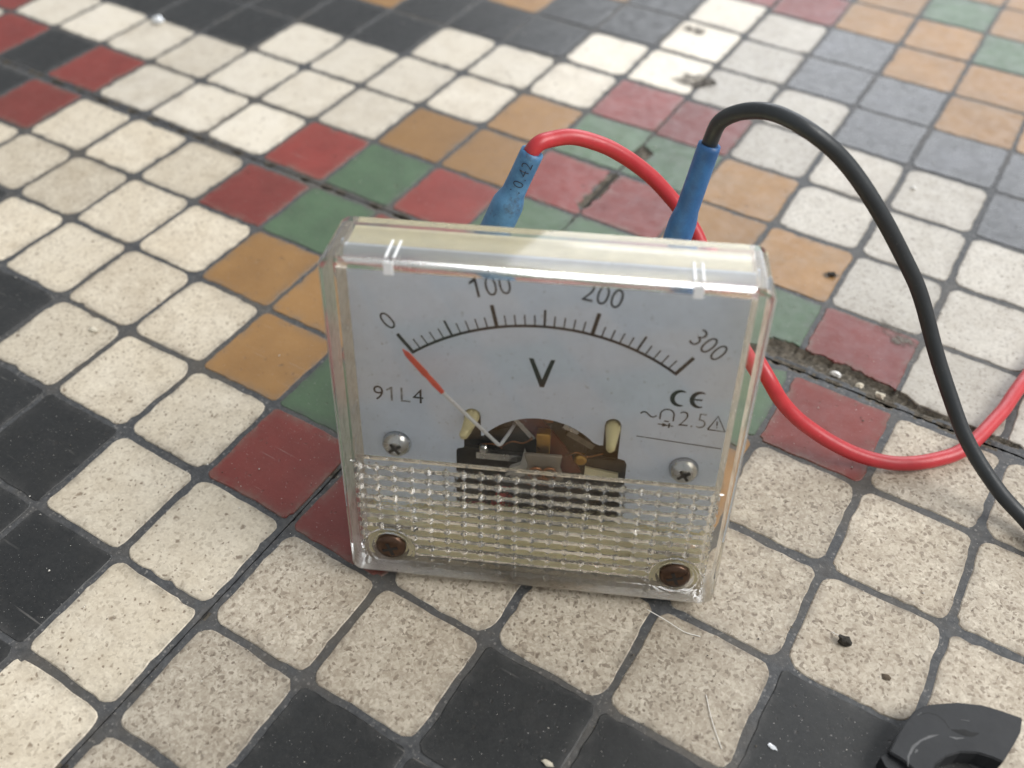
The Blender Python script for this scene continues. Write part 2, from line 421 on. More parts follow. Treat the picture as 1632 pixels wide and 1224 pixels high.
# ------------------------------------------------------------------ the panel meter
meter = empty('panel_meter')
tag(meter, 'square clear plastic panel voltmeter with grey dial leaning back on the mosaic floor', 'voltmeter')
mr = Vector((0.90798108, 0.41901116, 0)); mu = Vector((-0.07101067, 0.1538774, 0.985535)); mf = Vector((0.41295016, -0.89484713, 0.16947203))
mm_ = Matrix((mr, mu, mf)).transposed().to_4x4(); mm_.translation = Vector((29.228, -47.361, 0.12))*MM
meter.matrix_world = mm_
D = 8.9; HW = 22.5
CLEAR = clear('aged_clear_acrylic', (.985,.970,.93), .012, dirt=.07, scr=.12, lo=.38)
RIBBED = clear('moulded_ribbed_acrylic', (.98,.965,.92), .045, dirt=.22, lo=.36)
FROST = simple('whitened_acrylic', (.90,.90,.89), .35, var=.05)
CREAM = simple('yellowed_cream_plastic', (.82,.75,.49), .42, var=.10, scale=300)
DIALP = NT('grey_dial_paint')
dc = DIALP.mix(DIALP.ramp(DIALP.noise(350, 5, .7), .3, .75), (.74,.825,.97), (.69,.775,.925))
dc = DIALP.mix(DIALP.ramp(DIALP.noise(2600, 2, .5, off=2), .72, .77, 0, .5), dc, (.22,.23,.24))
DIALM = DIALP.set(col=dc, rough=.42, spec=.45)
INK = simple('black_dial_ink', (.022,.022,.026), .5)
FADED = NT('rubbed_dial_ink')
FADED.set(col=FADED.mix(FADED.ramp(FADED.noise(1500, 4, .7), .35, .65), (.06,.065,.075), (.36,.385,.42)), rough=.5); FADEDM = FADED.m
PIN = simple('yellow_plastic_pin', (.72,.65,.36), .4, var=.08)
ZINC = simple('zinc_plated_steel', (.62,.63,.64), .25, 1, .25, 700)
RUSTY = simple('rusty_brown_screw', (.115,.066,.042), .32, .75, .5, 900, .00006)
IRON = simple('dark_magnet_iron', (.060,.052,.044), .42, .55, .45, 500, .00008)
DARKPL = simple('dark_bakelite', (.030,.027,.024), .4, 0, .4, 600)
BRASS = simple('brass_strip', (.62,.36,.10), .32, .9, .25)
COPPER = simple('copper_coil', (.42,.19,.085), .4, .7, .4, 2500)
REDTAPE = simple('red_brown_insulation', (.17,.040,.028), .5, 0, .45, 800)
TAN = simple('smoky_tan_bracket', (.36,.30,.23), .22, 0, .25, 400, coat=.5)
WHITEROD = simple('white_painted_rod', (.72,.74,.76), .35, 0, .06)
REDTIP = simple('red_painted_tip', (.80,.085,.045), .4, 0, .08)

# --- clear cover: outer shell, window, stepped inside
def rsq(hw, cy0, cy1, rc, z, n=6):
    out = []
    for cx, cyy, a0 in ((hw-rc, cy1-rc, 0), (-hw+rc, cy1-rc, 90), (-hw+rc, cy0+rc, 180), (hw-rc, cy0+rc, 270)):
        for k in range(n+1):
            a = R_(a0+90*k/n); out.append((cx+rc*math.cos(a), cyy+rc*math.sin(a), z))
    return out
bm = bmesh.new()
loops = [rsq(HW, 0, 45, 1.5, 0.0), rsq(HW, 0, 45, 1.5, D-.55), rsq(HW-.16, .16, 44.84, 1.4, D-.16), rsq(HW-.55, .55, 44.45, 1.1, D)]
L = [[bm.verts.new(p) for p in lp] for lp in loops]
n = len(L[0])
for a, b in zip(L, L[1:]):
    for k in range(n):
        f = bm.faces.new((a[k], a[(k+1) % n], b[(k+1) % n], b[k])); f.smooth = True
# front face as strips round the ribbed rectangle
RX0, RX1, RY0, RY1 = -20.9, 20.9, 1.3, 18.6
fl = [v.co.copy() for v in L[3]]
def fill(pred, extra):
    pts = [(p.x, p.y) for p in fl if pred(p)]+extra
    cx = sum(p[0] for p in pts)/len(pts); cyy = sum(p[1] for p in pts)/len(pts)
    pts.sort(key=lambda p: math.atan2(p[1]-cyy, p[0]-cx))
    bm.faces.new([bm.verts.new((x, y, D)) for x, y in pts])
e = HW-.55
fill(lambda p: p.y > RY1, [(e, RY1), (-e, RY1)])
def quad(x0, x1, y0, y1, z=D): bm.faces.new([bm.verts.new(p) for p in ((x0,y0,z),(x1,y0,z),(x1,y1,z),(x0,y1,z))])
quad(-e, RX0, 2.4, RY1); quad(RX1, e, 2.4, RY1)
fill(lambda p: p.y < 2.4 and p.x < 0, [(-e, 2.4), (RX0, 2.4), (RX0, RY0)]); fill(lambda p: p.y < 2.4 and p.x > 0, [(e, 2.4), (RX1, 2.4), (RX1, RY0)])
bm.faces.new([bm.verts.new(p) for p in ((-e+1.1,.55,D),(e-1.1,.55,D),(RX1,RY0,D),(RX0,RY0,D))])
# inside: window cavity (deep) above, thick ribbed block below with a ledge between
IX, IY0, IY1, ZU, ZL, YL = 20.9, 1.5, 43.4, D-1.5, 6.7, 18.2
def iq(*pts): bm.faces.new([bm.verts.new(p) for p in pts])
iq((-IX,YL,ZU),(-IX,IY1,ZU),(IX,IY1,ZU),(IX,YL,ZU))            # window inner face (looks down)
iq((-IX,YL,ZL),(-IX,YL,ZU),(IX,YL,ZU),(IX,YL,ZL))              # ledge (looks up)
iq((-IX,IY0,ZL),(-IX,YL,ZL),(IX,YL,ZL),(IX,IY0,ZL))            # inner face behind the ribs
iq((-IX,IY1,0),(-IX,IY1,ZU),(IX,IY1,ZU),(IX,IY1,0))            # top wall inside
iq((-IX,IY0,0),(IX,IY0,0),(IX,IY0,ZL),(-IX,IY0,ZL))            # bottom wall inside
for sx in (-1, 1):
    iq((sx*IX,IY0,0),(sx*IX,IY0,ZL),(sx*IX,YL,ZL),(sx*IX,YL,0)); iq((sx*IX,YL,0),(sx*IX,YL,ZU),(sx*IX,IY1,ZU),(sx*IX,IY1,0))
quad(-IX, IX, IY1, 45, 0); quad(-IX, IX, 0, IY0, 0); quad(-HW, -IX, 1.5, 43.5, 0); quad(IX, HW, 1.5, 43.5, 0)
# orient every face by hand: away from the plastic
solid_test = lambda c: None
for f in bm.faces:
    f.normal_update(); c = f.calc_center_median(); nrm = f.normal
    if abs(c.z) < 1e-5: want = Vector((0, 0, -1))
    elif c.z > D-.6 and abs(c.z-D) < 1e-5: want = Vector((0, 0, 1))
    elif abs(c.x) > IX+.2 or c.y < IY0-.2 or c.y > IY1+.2: want = Vector((c.x/HW, (c.y-22.5)/22.5, .15)); 
    else:
        want = Vector((0, 12 if c.y < 22 else 31, 3)) - c
        if abs(c.y-YL) < 1e-4 and c.z > ZL: want = Vector((0, 1, 0))
        elif abs(c.z-ZU) < 1e-4 or abs(c.z-ZL) < 1e-4: want = Vector((0, 0, -1))
        elif abs(abs(c.x)-IX) < 1e-4: want = Vector((-c.x, 0, 0))
        elif abs(c.y-IY1) < 1e-4: want = Vector((0, -1, 0))
        elif abs(c.y-IY0) < 1e-4: want = Vector((0, 1, 0))
    if nrm.dot(want) < 0: f.normal_flip()
for f in bm.faces:
    c = f.calc_center_median()
    if f.normal.y > .25 and c.y > 44: f.material_index = 2
    elif abs(f.normal.x) > .5 or f.normal.y < -.5 and c.y < 3 or f.normal.y > .5 and c.y < 3: f.material_index = 1
cover = bmobj('cover', bm, CLEAR, meter, recalc=False)
cover.data.materials.append(clear('scuffed_acrylic_sides', (.88,.83,.73), .25, dirt=.55, lo=.18))
cover.data.materials.append(clear('hazed_acrylic_top', (.97,.96,.93), .055, dirt=.20, lo=.34))
# --- ribbed panel, the moulded relief closing the front of the lower block
SCR = [(-17.25, 4.9), (17.4, 4.7)]
pr, pc = 1.56, 2.02
def relief(x, y):
    t = ((RY1-y)/pr) % 1.0; dy = abs(t-.5)*pr
    dx = abs((x/pc+.5) % 1.0-.5)*pc
    h = max(.36*max(0, 1-dy/.36), .74*max(0, 1-dx/.78-dy/.72), .10*max(0, 1-dx/.16))
    h += .05*noise.noise(Vector((x*.9, y*.9, 2)))+.02*noise.noise(Vector((x*4, y*4, 5)))
    for sx, sy in SCR:
        r = math.hypot(x-sx, y-sy)
        if r < 3.15: h = .22 if r > 2.75 else (.1 if r > 2.25 else -.75)
    b = min(x-RX0, RX1-x, y-RY0, RY1-y)
    return h*min(1, max(0, b/.12))
NX, NY = 380, 156
vs = [(RX0+(RX1-RX0)*u/NX, RY0+(RY1-RY0)*v/NY, 0) for v in range(NY+1) for u in range(NX+1)]
vs = [(x, y, D+relief(x, y)) for x, y, _ in vs]
fs = [(v*(NX+1)+u, v*(NX+1)+u+1, (v+1)*(NX+1)+u+1, (v+1)*(NX+1)+u) for v in range(NY) for u in range(NX)]
ribbed = mesh('ribbed_panel', vs, fs, RIBBED, cover)
# --- moulded clip notches on the top edge and flares beside the ribs
for x in (-15.2, 15.0):
    bm = bmesh.new()
    for dx in (-.42, .42): box(bm, x+dx-.13, x+dx+.13, 45.0, 45.16, 4.6, 8.2)
    box(bm, x-.5, x+.5, 43.6, 45.08, 8.93, 9.12)
    bmesh.ops.bevel(bm, geom=bm.edges[:], offset=.05, segments=1, affect='EDGES')
    bmobj('clip_notch', bm, FROST, cover)
for sx in (-1, 1):
    bm = bmesh.new()
    prism(bm, [(sx*20.15, 22.6), (sx*20.75, 21.6), (sx*21.15, 18.7), (sx*20.6, 18.7), (sx*20.35, 20.5)], D+.02, D+.28)
    bmobj('corner_flare', bm, RIBBED, cover)
# --- cream base with the movement well, round rear housing
base_bm = bmesh.new()
WX, WY0, WY1 = 11.2, 5.0, 25.0
for b in ((-20.6,-WX,1.8,43.1), (WX,20.6,1.8,43.1), (-WX,WX,1.8,WY0), (-WX,WX,WY1,43.1)): box(base_bm, *b, .02, 3.25)
box(base_bm, -20.5, 20.5, 1.85, 4.2, 3.26, 6.2); box(base_bm, -20.5, -12.2, 4.2, 7.6, 3.26, 6.2); box(base_bm, 12.2, 20.5, 4.2, 7.6, 3.26, 6.2); box(base_bm, -12.19, 12.19, 4.21, 9.2, 3.62, 4.9)
base = bmobj('base_housing', base_bm, CREAM, meter)
bm = bmesh.new()
lathe(bm, [(0,-.02), (14.0,-.02), (14.0,-16.4), (13.6,-17), (0,-17)], 0, 17.1, 48)
rear = bmobj('rear_housing', bm, CREAM, meter, smooth=False)
bm = bmesh.new(); box(bm, -WX, WX, WY0, WY1, .03, .4); bmobj('movement_well', bm, DARKPL, meter)
for x in (-11.0, 11.0):
    bm = bmesh.new(); lathe(bm, [(0,-17), (2.6,-17), (2.6,-19), (1.5,-19), (1.5,-26), (0,-26)], x, 24, 16); bmobj('terminal_stud', bm, BRASS, meter)
# --- movement seen through the dial's opening
bm = bmesh.new(); box(bm, -9.5, 10.2, 13.9, 16.9, .5, 2.0); box(bm, -9.5, 10.2, 6.0, 9.0, .5, 2.2); bmesh.ops.bevel(bm, geom=bm.edges[:], offset=.25, segments=2, affect='EDGES')
bmobj('magnet_yoke', bm, IRON, meter)
bm = bmesh.new(); lathe(bm, [(0,1.9), (5.2,1.9), (5.6,1.6), (5.6,.45), (0,.45)], 0.1, 17.6, 40); core = bmobj('magnet_core', bm, IRON, meter)
bm = bmesh.new(); prism(bm, [(-3.0,22.6), (-.4,23.0), (3.0,18.4), (5.2,14.6), (3.0,14.2), (.6,18.0)], 1.95, 2.35); bmobj('insulating_strip', bm, REDTAPE, meter)
bm = bmesh.new(); prism(bm, [(-9.2,7.0), (-4.2,6.2), (-3.4,10.2), (-4.8,10.4), (-5.4,7.9), (-9.0,8.4)], 2.3, 2.6); bmobj('red_lead', bm, simple('bright_red_lead', (.5,.03,.03), .4), meter)
bm = bmesh.new(); prism(bm, [(-3.4,22.4), (-2.9,22.6), (-.4,19.6), (-.9,19.2)], 2.5, 2.7); bmobj('steel_arm', bm, ZINC, meter)
bm = bmesh.new(); box(bm, -.25, 1.35, 17.0, 20.6, 2.6, 3.0); box(bm, -.25, 1.35, 20.2, 21.2, 2.6, 3.9); bmesh.ops.bevel(bm, geom=bm.edges[:], offset=.1, segments=1, affect='EDGES')
bmobj('brass_strip', bm, BRASS, meter)
bm = bmesh.new(); prism(bm, [(-1.6,18.2), (2.9,18.3), (2.7,16.6), (3.2,14.9), (2.3,14.2), (-.6,13.9), (-1.4,15.0), (-1.1,16.4)], 3.6, 4.1)
bmesh.ops.bevel(bm, geom=bm.edges[:], offset=.12, segments=1, affect='EDGES'); br = bmobj('pivot_bracket', bm, TAN, meter)
bm = bmesh.new(); prism(bm, [(-1.6,18.2), (-1.1,16.4), (-1.5,14.4), (-3.8,14.2), (-3.2,15.3), (-2.0,16.0)], 2.9, 3.5); bmobj('bracket_wing', bm, simple('milky_plastic', (.55,.53,.49), .3), br)
bm = bmesh.new()
for x, y, r in ((-.1,15.7,.75), (1.5,15.9,.7)): tube(bm, [(x+r*math.cos(a*.5), y+r*math.sin(a*.5), 4.3+.02*a) for a in range(13)], .18, 8)
tube(bm, [(-.6,14.6,4.4), (.5,15.3,4.7), (1.9,14.9,4.4)], .35, 8); bmobj('hair_spring', bm, COPPER, br)
bm = bmesh.new(); box(bm, -7.5, -1.5, 15.3, 16.3, 2.05, 2.3); bmobj('steel_plate', bm, ZINC, meter)
bm = bmesh.new(); prism(bm, [(5.6,15.5), (9.6,14.9), (9.6,13.9), (5.6,14.3)], 2.1, 2.4); bmobj('cream_tab', bm, CREAM, meter)
bm = bmesh.new(); prism(bm, [(-6.2,19.6), (-2.4,20.8), (-2.0,20.2), (-5.8,18.6)], 1.95, 2.2); bmobj('steel_leaf', bm, IRON, meter)
bm = bmesh.new(); prism(bm, [(3.6,20.8), (6.6,18.9), (6.2,18.2), (3.1,20.1)], 2.0, 2.25); bmobj('steel_leaf', bm, simple('dull_steel', (.30,.28,.24), .35, .9, .4), meter)
bm = bmesh.new(); prism(bm, [(2.9,21.9), (4.6,21.0), (4.4,20.5), (2.6,21.3)], 2.0, 2.5); bmobj('solder_blob', bm, ZINC, meter)
bm = bmesh.new()
for q in ([(-4.6,17.4,2.3), (-3.2,19.0,3.0), (-1.9,18.6,2.6), (-.8,19.6,2.9)], [(3.2,17.2,2.5), (4.6,18.4,3.2), (5.8,17.4,2.6), (7.6,17.9,2.4)], [(-6.8,17.6,2.2), (-5.2,18.2,2.8), (-4.4,17.2,2.2)]): tube(bm, catmull(q, 6), .10, 6)
bmobj('coil_wire', bm, COPPER, meter, smooth=True)
bm = bmesh.new(); lathe(bm, [(0,2.7), (.5,2.7), (.75,2.5), (.75,1.9), (0,1.9)], 5.0, 16.6, 16); bmobj('rivet', bm, BRASS, meter)
bm = bmesh.new(); lathe(bm, [(0,2.6), (.45,2.6), (.6,2.4), (.6,1.9), (0,1.9)], -6.6, 16.9, 16); bmobj('rivet', bm, ZINC, meter)
bm = bmesh.new(); prism(bm, [(-.6,22.9), (1.6,22.9), (1.5,21.6), (.4,21.3)], 1.2, 2.0); bmobj('copper_pad', bm, COPPER, meter)
# --- dial plate with arched opening
arc = [(.1+8.2*math.cos(R_(a)), 15.1+8.2*math.sin(R_(a))) for a in range(143, 37, -6)]
ol = [(-21.2,8.3), (-9.7,8.3), (-9.7,17.3), (-9.5,17.75), (-8.75,18.0), (-8.7,22.9)]
ol += [(-7.72+.95*math.cos(R_(a)), 23.0+.9*math.sin(R_(a))) for a in (150,120,90,60,30)]
ol += [(-6.75,22.9), (-6.7,20.0)]+arc+[(7.0,20.15), (7.45,20.2), (7.45,23.2)]
ol += [(8.38+.92*math.cos(R_(a)), 23.3+.9*math.sin(R_(a))) for a in (150,120,90,60,30)]
ol += [(9.3,23.2), (9.3,18.4), (10.1,18.2), (10.4,17.6), (10.4,8.3), (21.2,8.3), (21.2,43.1), (-21.2,43.1)]
bm = bmesh.new(); prism(bm, ol, 3.3, 3.6); dial = bmobj('dial_plate', bm, DIALM, meter)
ZP = 3.6
AX, AY, AR = .1, 11.5, 24.45
def polar(r, a): return (AX+r*math.sin(a), AY+r*math.cos(a))
A0 = R_(-36.2); A1 = R_(36.2)
bm = bmesh.new(); N = 60
ins = [polar(AR-.32, A0+(A1-A0)*k/N) for k in range(N+1)]; outs = [polar(AR+.02, A0+(A1-A0)*k/N) for k in range(N+1)]
vi = [bm.verts.new((*p, ZP+.02)) for p in ins]; vo = [bm.verts.new((*p, ZP+.02)) for p in outs]
for k in range(N): bm.faces.new((vi[k], vi[k+1], vo[k+1], vo[k]))
bmobj('scale_arc', bm, INK, dial)
for k in range(31):
    a = A0+(A1-A0)*k/30
    big = k % 10 == 0; midt = k % 5 == 0
    ln = 2.65 if big else (1.95 if midt else 1.25); wd = .21 if big else (.13 if midt else .075)
    r0, r1 = AR-.30, AR+ln
    d = Vector((math.sin(a), math.cos(a))); t = Vector((d.y, -d.x)); c0 = Vector((AX, AY))
    vs = [(*(c0+d*r0-t*wd), ZP+.026), (*(c0+d*r0+t*wd), ZP+.026), (*(c0+d*r1+t*wd), ZP+.026), (*(c0+d*r1-t*wd), ZP+.026)]
    mesh('scale_tick', vs, [(0,1,2,3)], INK, dial)
def text(name, body, x, y, h, rot, mat, parent, z=ZP+.03, sx=1.0, wgt=0.0, spacing=1.0, shear=0.0):
    cu = bpy.data.curves.new(name, 'FONT'); cu.body = body; cu.size = 1.0; cu.align_x = 'CENTER'; cu.align_y = 'CENTER'
    cu.space_character = spacing; cu.offset = wgt; cu.resolution_u = 4; cu.shear = shear
    to = bpy.data.objects.new(name, cu); C.objects.link(to)
    bpy.context.view_layer.update()
    me = bpy.data.meshes.new_from_object(to.evaluated_get(bpy.context.evaluated_depsgraph_get()))
    C.objects.unlink(to); bpy.data.objects.remove(to)
    ys = [v.co.y for v in me.vertices]; xs = [v.co.x for v in me.vertices]
    k = h/(max(ys)-min(ys)); my = (max(ys)+min(ys))/2; mx = (max(xs)+min(xs))/2
    ca, sa = math.cos(rot), math.sin(rot)
    for v in me.vertices:
        u, q = (v.co.x-mx)*k*sx, (v.co.y-my)*k
        v.co = Vector((x+u*ca-q*sa, y+u*sa+q*ca, z))*MM
    me.name = name
    return link(name, me, mat, parent)
def glyph_one(name, x, y, h, rot, mat, parent, wd=.13):
    o = Vector((x, y)); up = Vector((-math.sin(rot), math.cos(rot))); rt = Vector((math.cos(rot), math.sin(rot))); b = bmesh.new()
    q = [(-wd, -.5*h), (wd, -.5*h), (wd, .5*h), (-wd*.6, .5*h), (-.30*h, .30*h), (-.30*h, .19*h), (-wd, .31*h)]
    b.faces.new([b.verts.new((*(o+rt*u+up*v), ZP+.03)) for u, v in q]).normal_update(); bmesh.ops.triangulate(b, faces=b.faces[:], ngon_method='EAR_CLIP')
    return bmobj(name, b, mat, parent, recalc=False)
text('scale_number', '0', -16.9, 35.0, 2.25, R_(36), INK, dial, sx=.85, wgt=-.012)
glyph_one('scale_number', -7.15, 40.0, 2.35, R_(12), INK, dial)
text('scale_number', '00', -4.95, 40.45, 2.35, R_(12), INK, dial, sx=.85, wgt=-.012)
text('scale_number', '200', 6.0, 40.25, 2.35, R_(-12), INK, dial, sx=.85, wgt=-.012)
text('scale_number', '300', 17.5, 35.1, 2.25, R_(-36.5), INK, dial, sx=.85, wgt=-.012)
# unit letter: a plain V of two strokes
bm = bmesh.new()
for q in ([(-1.45,31.6), (-.93,31.6), (.20,28.55), (.16,27.8), (-.12,27.8)], [(1.45,31.6), (.97,31.6), (-.02,28.55), (-.02,27.8), (.34,27.8)]):
    bm.faces.new([bm.verts.new((x, y, ZP+.03+(.006 if q[0][0] > 0 else 0))) for x, y in q])
for f in bm.faces:
    f.normal_update()
    if f.normal.z < 0: f.normal_flip()
bmobj('unit_letter', bm, INK, dial, recalc=False)
for ch, x, mt in (('9', -18.55, INK), ('1', -17.0, FADEDM), ('L', -15.4, FADEDM), ('4', -13.95, INK)):
    if ch == '1': glyph_one('model_character', x, 25.05, 2.0, R_(-1), mt, dial, .12)
    else: text('model_character', ch, x, 25.05, 2.0, R_(-1), mt, dial, sx=.95, wgt=-.006)
# conformity mark: two crescents, a bar
def strip(bm, pts, wd, z=ZP+.03):
    pts = [Vector(p) for p in pts]; l, r = [], []
    for i, p in enumerate(pts):
        t = (pts[min(i+1, len(pts)-1)]-pts[max(i-1, 0)]).normalized(); nrm = Vector((-t.y, t.x)); q = wd[i] if isinstance(wd, list) else wd
        l.append(bm.verts.new((*(p+nrm*q), z))); r.append(bm.verts.new((*(p-nrm*q), z)))
    for i in range(len(pts)-1): bm.faces.new((r[i], r[i+1], l[i+1], l[i]))
for cx, ed in ((15.42, False), (17.55, True)):
    bm = bmesh.new()
    strip(bm, [(cx+.98*math.cos(R_(a))*.95, 27.87+1.0*math.sin(R_(a))) for a in range(62, 299, 12)], [.05+.21*math.sin(math.pi*k/19)**.8 for k in range(20)])
    if ed: strip(bm, [(cx-.85, 27.87), (cx+.2, 27.87)], .11, ZP+.036)
    bmobj('conformity_mark', bm, INK, dial)
bm = bmesh.new(); strip(bm, [(11.25+1.8*k/16, 25.35-.03*k/4+.30*math.sin(2*math.pi*k/16)) for k in range(17)], .085); bmobj('alternating_current_mark', bm, INK, dial)
bm = bmesh.new()
strip(bm, [(13.45,24.75), (13.45,25.5)]+[(14.2+.75*math.cos(R_(a)), 25.5+.72*math.sin(R_(a))) for a in range(165, 0, -15)]+[(14.95,25.5), (14.95,24.6)], .085)
strip(bm, [(13.95,24.55), (14.5,24.5)], .085)
bmobj('moving_coil_mark', bm, INK, dial)
bm = bmesh.new(); strip(bm, [(13.3,24.05), (15.05,23.9)], .07)
bm.faces.new([bm.verts.new((x, y, ZP+.036)) for x, y in ((13.8,23.72), (14.5,23.95), (13.8,24.28))]); strip(bm, [(14.55,23.62), (14.58,24.3)], .09, ZP+.036)
bmobj('rectifier_mark', bm, INK, dial)
text('accuracy_class', '2', 16.1, 25.1, 2.05, R_(-2), INK, dial, sx=.9, wgt=-.018); text('accuracy_class', '.5', 17.75, 25.0, 2.05, R_(-2), FADEDM, dial, sx=.9, wgt=-.018)
bm = bmesh.new(); strip(bm, [(18.85,23.9), (19.75,25.85), (20.8,23.75), (18.85,23.9)], .09)
strip(bm, [(19.75,25.15), (19.8,24.5)], .07, ZP+.036); strip(bm, [(19.81,24.3), (19.82,24.18)], .08, ZP+.036)
bmobj('warning_triangle', bm, INK, dial)
bm = bmesh.new(); strip(bm, [(11.1,22.05), (12.0,21.97)], .06); strip(bm, [(12.1,21.96), (20.75,21.25)], .06); bmobj('ruled_line', bm, INK, dial)
# --- dial screws, stop pins
for x, y in ((-16.75, 17.85), (16.95, 17.8)):
    bm = bmesh.new()
    lathe(bm, [(0,4.75), (.35,4.75), (.5,4.95), (.95,4.85), (1.4,4.55), (1.68,4.1), (1.72,3.62), (0,3.62)][::-1], x, y, 30)
    sc_ = bmobj('dial_screw', bm, ZINC, meter, smooth=True)
    bm = bmesh.new()
    for a in (35, 125):
        d = Vector((math.cos(R_(a)), math.sin(R_(a)))); t = Vector((-d.y, d.x))*.17
        prism(bm, [tuple(Vector((x, y))+d*.85+t), tuple(Vector((x, y))-d*.85+t), tuple(Vector((x, y))-d*.85-t), tuple(Vector((x, y))+d*.85-t)][::-1], 4.78, 4.985+(.004 if a > 90 else 0))
    bmobj('cross_slot', bm, IRON, sc_)
for x, tx in ((-7.75, -8.3), (8.4, 8.25)):
    bm = bmesh.new()
    tube(bm, [(x, 22.75, .5), (x, 22.7, 3.6), (tx*.6+x*.4, 22.4, 5.8), (tx, 22.2, 6.5), (tx, 22.15, 6.8)], [.86, .86, .60, .52, .28], 16)
    bmobj('stop_pin', bm, PIN, meter, smooth=True)
# --- pointer
pt0 = Vector((-14.87, 33.04, 5.9)); pt1 = Vector((-10.56, 27.65, 6.0)); pt2 = Vector((-4.19, 20.76, 6.0))
d = (pt1-pt0).normalized(); s_ = d.cross(Vector((0, 0, 1))).normalized()
bm = bmesh.new()
st = [(0, .03, .04), (.12, .28, .12), (.55, .34, .12), (.63, .2, .2), (.8, .22, .26), (1.0, .17, .17)]
rings = []
for f, wd, th in st:
    c = pt0.lerp(pt1, f); rings.append([bm.verts.new(c+s_*a*wd+Vector((0, 0, b*th))) for a, b in ((-1,-1),(1,-1),(1,1),(-1,1))])
for a, b in zip(rings, rings[1:]):
    for k in range(4): bm.faces.new((a[k], a[(k+1) % 4], b[(k+1) % 4], b[k]))
bm.faces.new(rings[0][::-1]); bm.faces.new(rings[-1])
bm2 = bmesh.new()
tube(bm2, [pt1-d*.1, pt1, pt1.lerp(pt2, .5), pt2-(pt2-pt1).normalized()*.25, pt2+Vector((.05, .02, -.25)), Vector((-3.5, 20.9, 4.0)), Vector((-2.9, 21.0, 2.0))], .21, 10)
pointer = bmobj('pointer', bm2, WHITEROD, meter, smooth=True)
bmobj('red_tip', bm, REDTIP, pointer)
# --- mounting screws in the ribbed panel
for x, y in SCR:
    bm = bmesh.new()
    lathe(bm, [(0,D-.74), (1.84,D-.74), (1.88,D-.05), (1.70,D+.22), (1.2,D+.42), (.7,D+.48), (0,D+.49)], x, y, 30)
    ms = bmobj('mounting_screw', bm, RUSTY, meter, smooth=True)
    bm = bmesh.new()
    for a in (20, 110):
        d2 = Vector((math.cos(R_(a)), math.sin(R_(a)))); t = Vector((-d2.y, d2.x))*.2; c = Vector((x, y))
        prism(bm, [tuple(c+d2*1.0+t), tuple(c-d2*1.0+t), tuple(c-d2*1.0-t), tuple(c+d2*1.0-t)][::-1], D+.2, D+.515+(.004 if a > 90 else 0))
    bmobj('cross_slot', bm, simple('dark_screw_recess', (.012,.009,.008), .5), ms)

# ------------------------------------------------------------------ leads
def mpt(x, y, z): return (mm_ @ Vector((x*MM, y*MM, z*MM)))*1000
def wire_mat(name, col, r):
    t = NT(name)
    c = t.mix(t.ramp(t.noise(260, 5, .7), .4, .75), col, tuple(x*.78 for x in col))
    c = t.mix(t.ramp(t.noise(2200, 2, .5, off=3), .70, .78, 0, .4), c, tuple(min(1, x*1.2+.08) for x in col))
    t.set(col=c, rough=t.ramp(t.noise(500, 4, .6, off=1), .3, .7, r-.05, r+.1)); t.bump(t.noise(1500, 3, .6), .00004, .6); return t.m
REDW = wire_mat('red_wire_insulation', (.50,.034,.042), .38); BLKW = wire_mat('black_wire_insulation', (.027,.031,.034), .42)
SLV = NT('blue_heat_shrink')
sc1 = SLV.mix(SLV.ramp(SLV.noise(220, 5, .7), .42, .62), (.042,.165,.40), (.028,.105,.27))
SLVM = SLV.set(col=sc1, rough=.45); SLV.bump(SLV.noise(900, 4, .6), .00006, .7)
SLV2 = NT('soiled_blue_heat_shrink')
sc2 = SLV2.mix(SLV2.ramp(SLV2.noise(200, 5, .7), .38, .60), (.095,.25,.45), (.05,.15,.30))
sc2 = SLV2.mix(SLV2.ramp(SLV2.noise(330, 5, .75, off=2), .50, .68, 0, .85), sc2, (.045,.055,.075))
SLV2M = SLV2.set(col=sc2, rough=.48); SLV2.bump(SLV2.noise(900, 4, .6), .00006, .7)
def sleeve(a, b, mat, parent, r0=2.35, r1=1.65, sh=.42):
    a, b = Vector(a), Vector(b); bm = bmesh.new()
    f = [0, .1, sh-.06, sh-.025, sh+.02, sh+.06, .8, .97, 1.0, 1.0, .9]; r = [r0*.9, r0, r0, r0*.97, (r0+r1)/2, r1*1.03, r1, r1, r1*.98, r1*.78, r1*.72]
    tube(bm, [a.lerp(b, t)+Vector((0, 0, .0)) for t in f], r, 24, cap=False); return bmobj('heat_shrink_sleeve', bm, mat, parent, smooth=True)
la, lb = mpt(-11.0, 26.5, -24), mpt(-4.25, 43.1, -24)
ra, rb = mpt(13.9, 26.5, -24), mpt(17.35, 45.5, -24)
red = empty('red_lead_wire', la*MM); tag(red, 'red insulated wire looping from soiled blue sleeve behind the meter to the right', 'wire')
blk = empty('black_lead_wire', ra*MM); tag(blk, 'black insulated wire arching high from a clean blue sleeve down to the right', 'wire')
bpy.context.view_layer.update()
def keep(o, p): o.matrix_parent_inverse = p.matrix_world.inverted(); return o
ldir = (lb-la).normalized(); rdir = (rb-ra).normalized()
path = [la.lerp(lb, .3), la.lerp(lb, .8), lb+ldir*.6]+[mpt(*q) for q in ((-2.0,44.2,-25.5), (1.1,44.0,-27), (6.0,41.7,-29), (10.4,38.3,-31), (14.6,33.8,-32), (18.4,28.8,-31), (21.4,23,-27.5))]
path += [Vector(q) for q in ((46.1,-17.1,14.0), (50.0,-16.7,9.0), (55.0,-15.5,5.2), (60.4,-14.1,2.7), (66.1,-11.6,1.4), (70.3,-8.1,1.25), (73.4,-3.9,1.3), (75.8,3.9,1.4), (77.5,12.4,1.5), (80,26,1.3), (86,45,1.3), (96,62,1.3))]
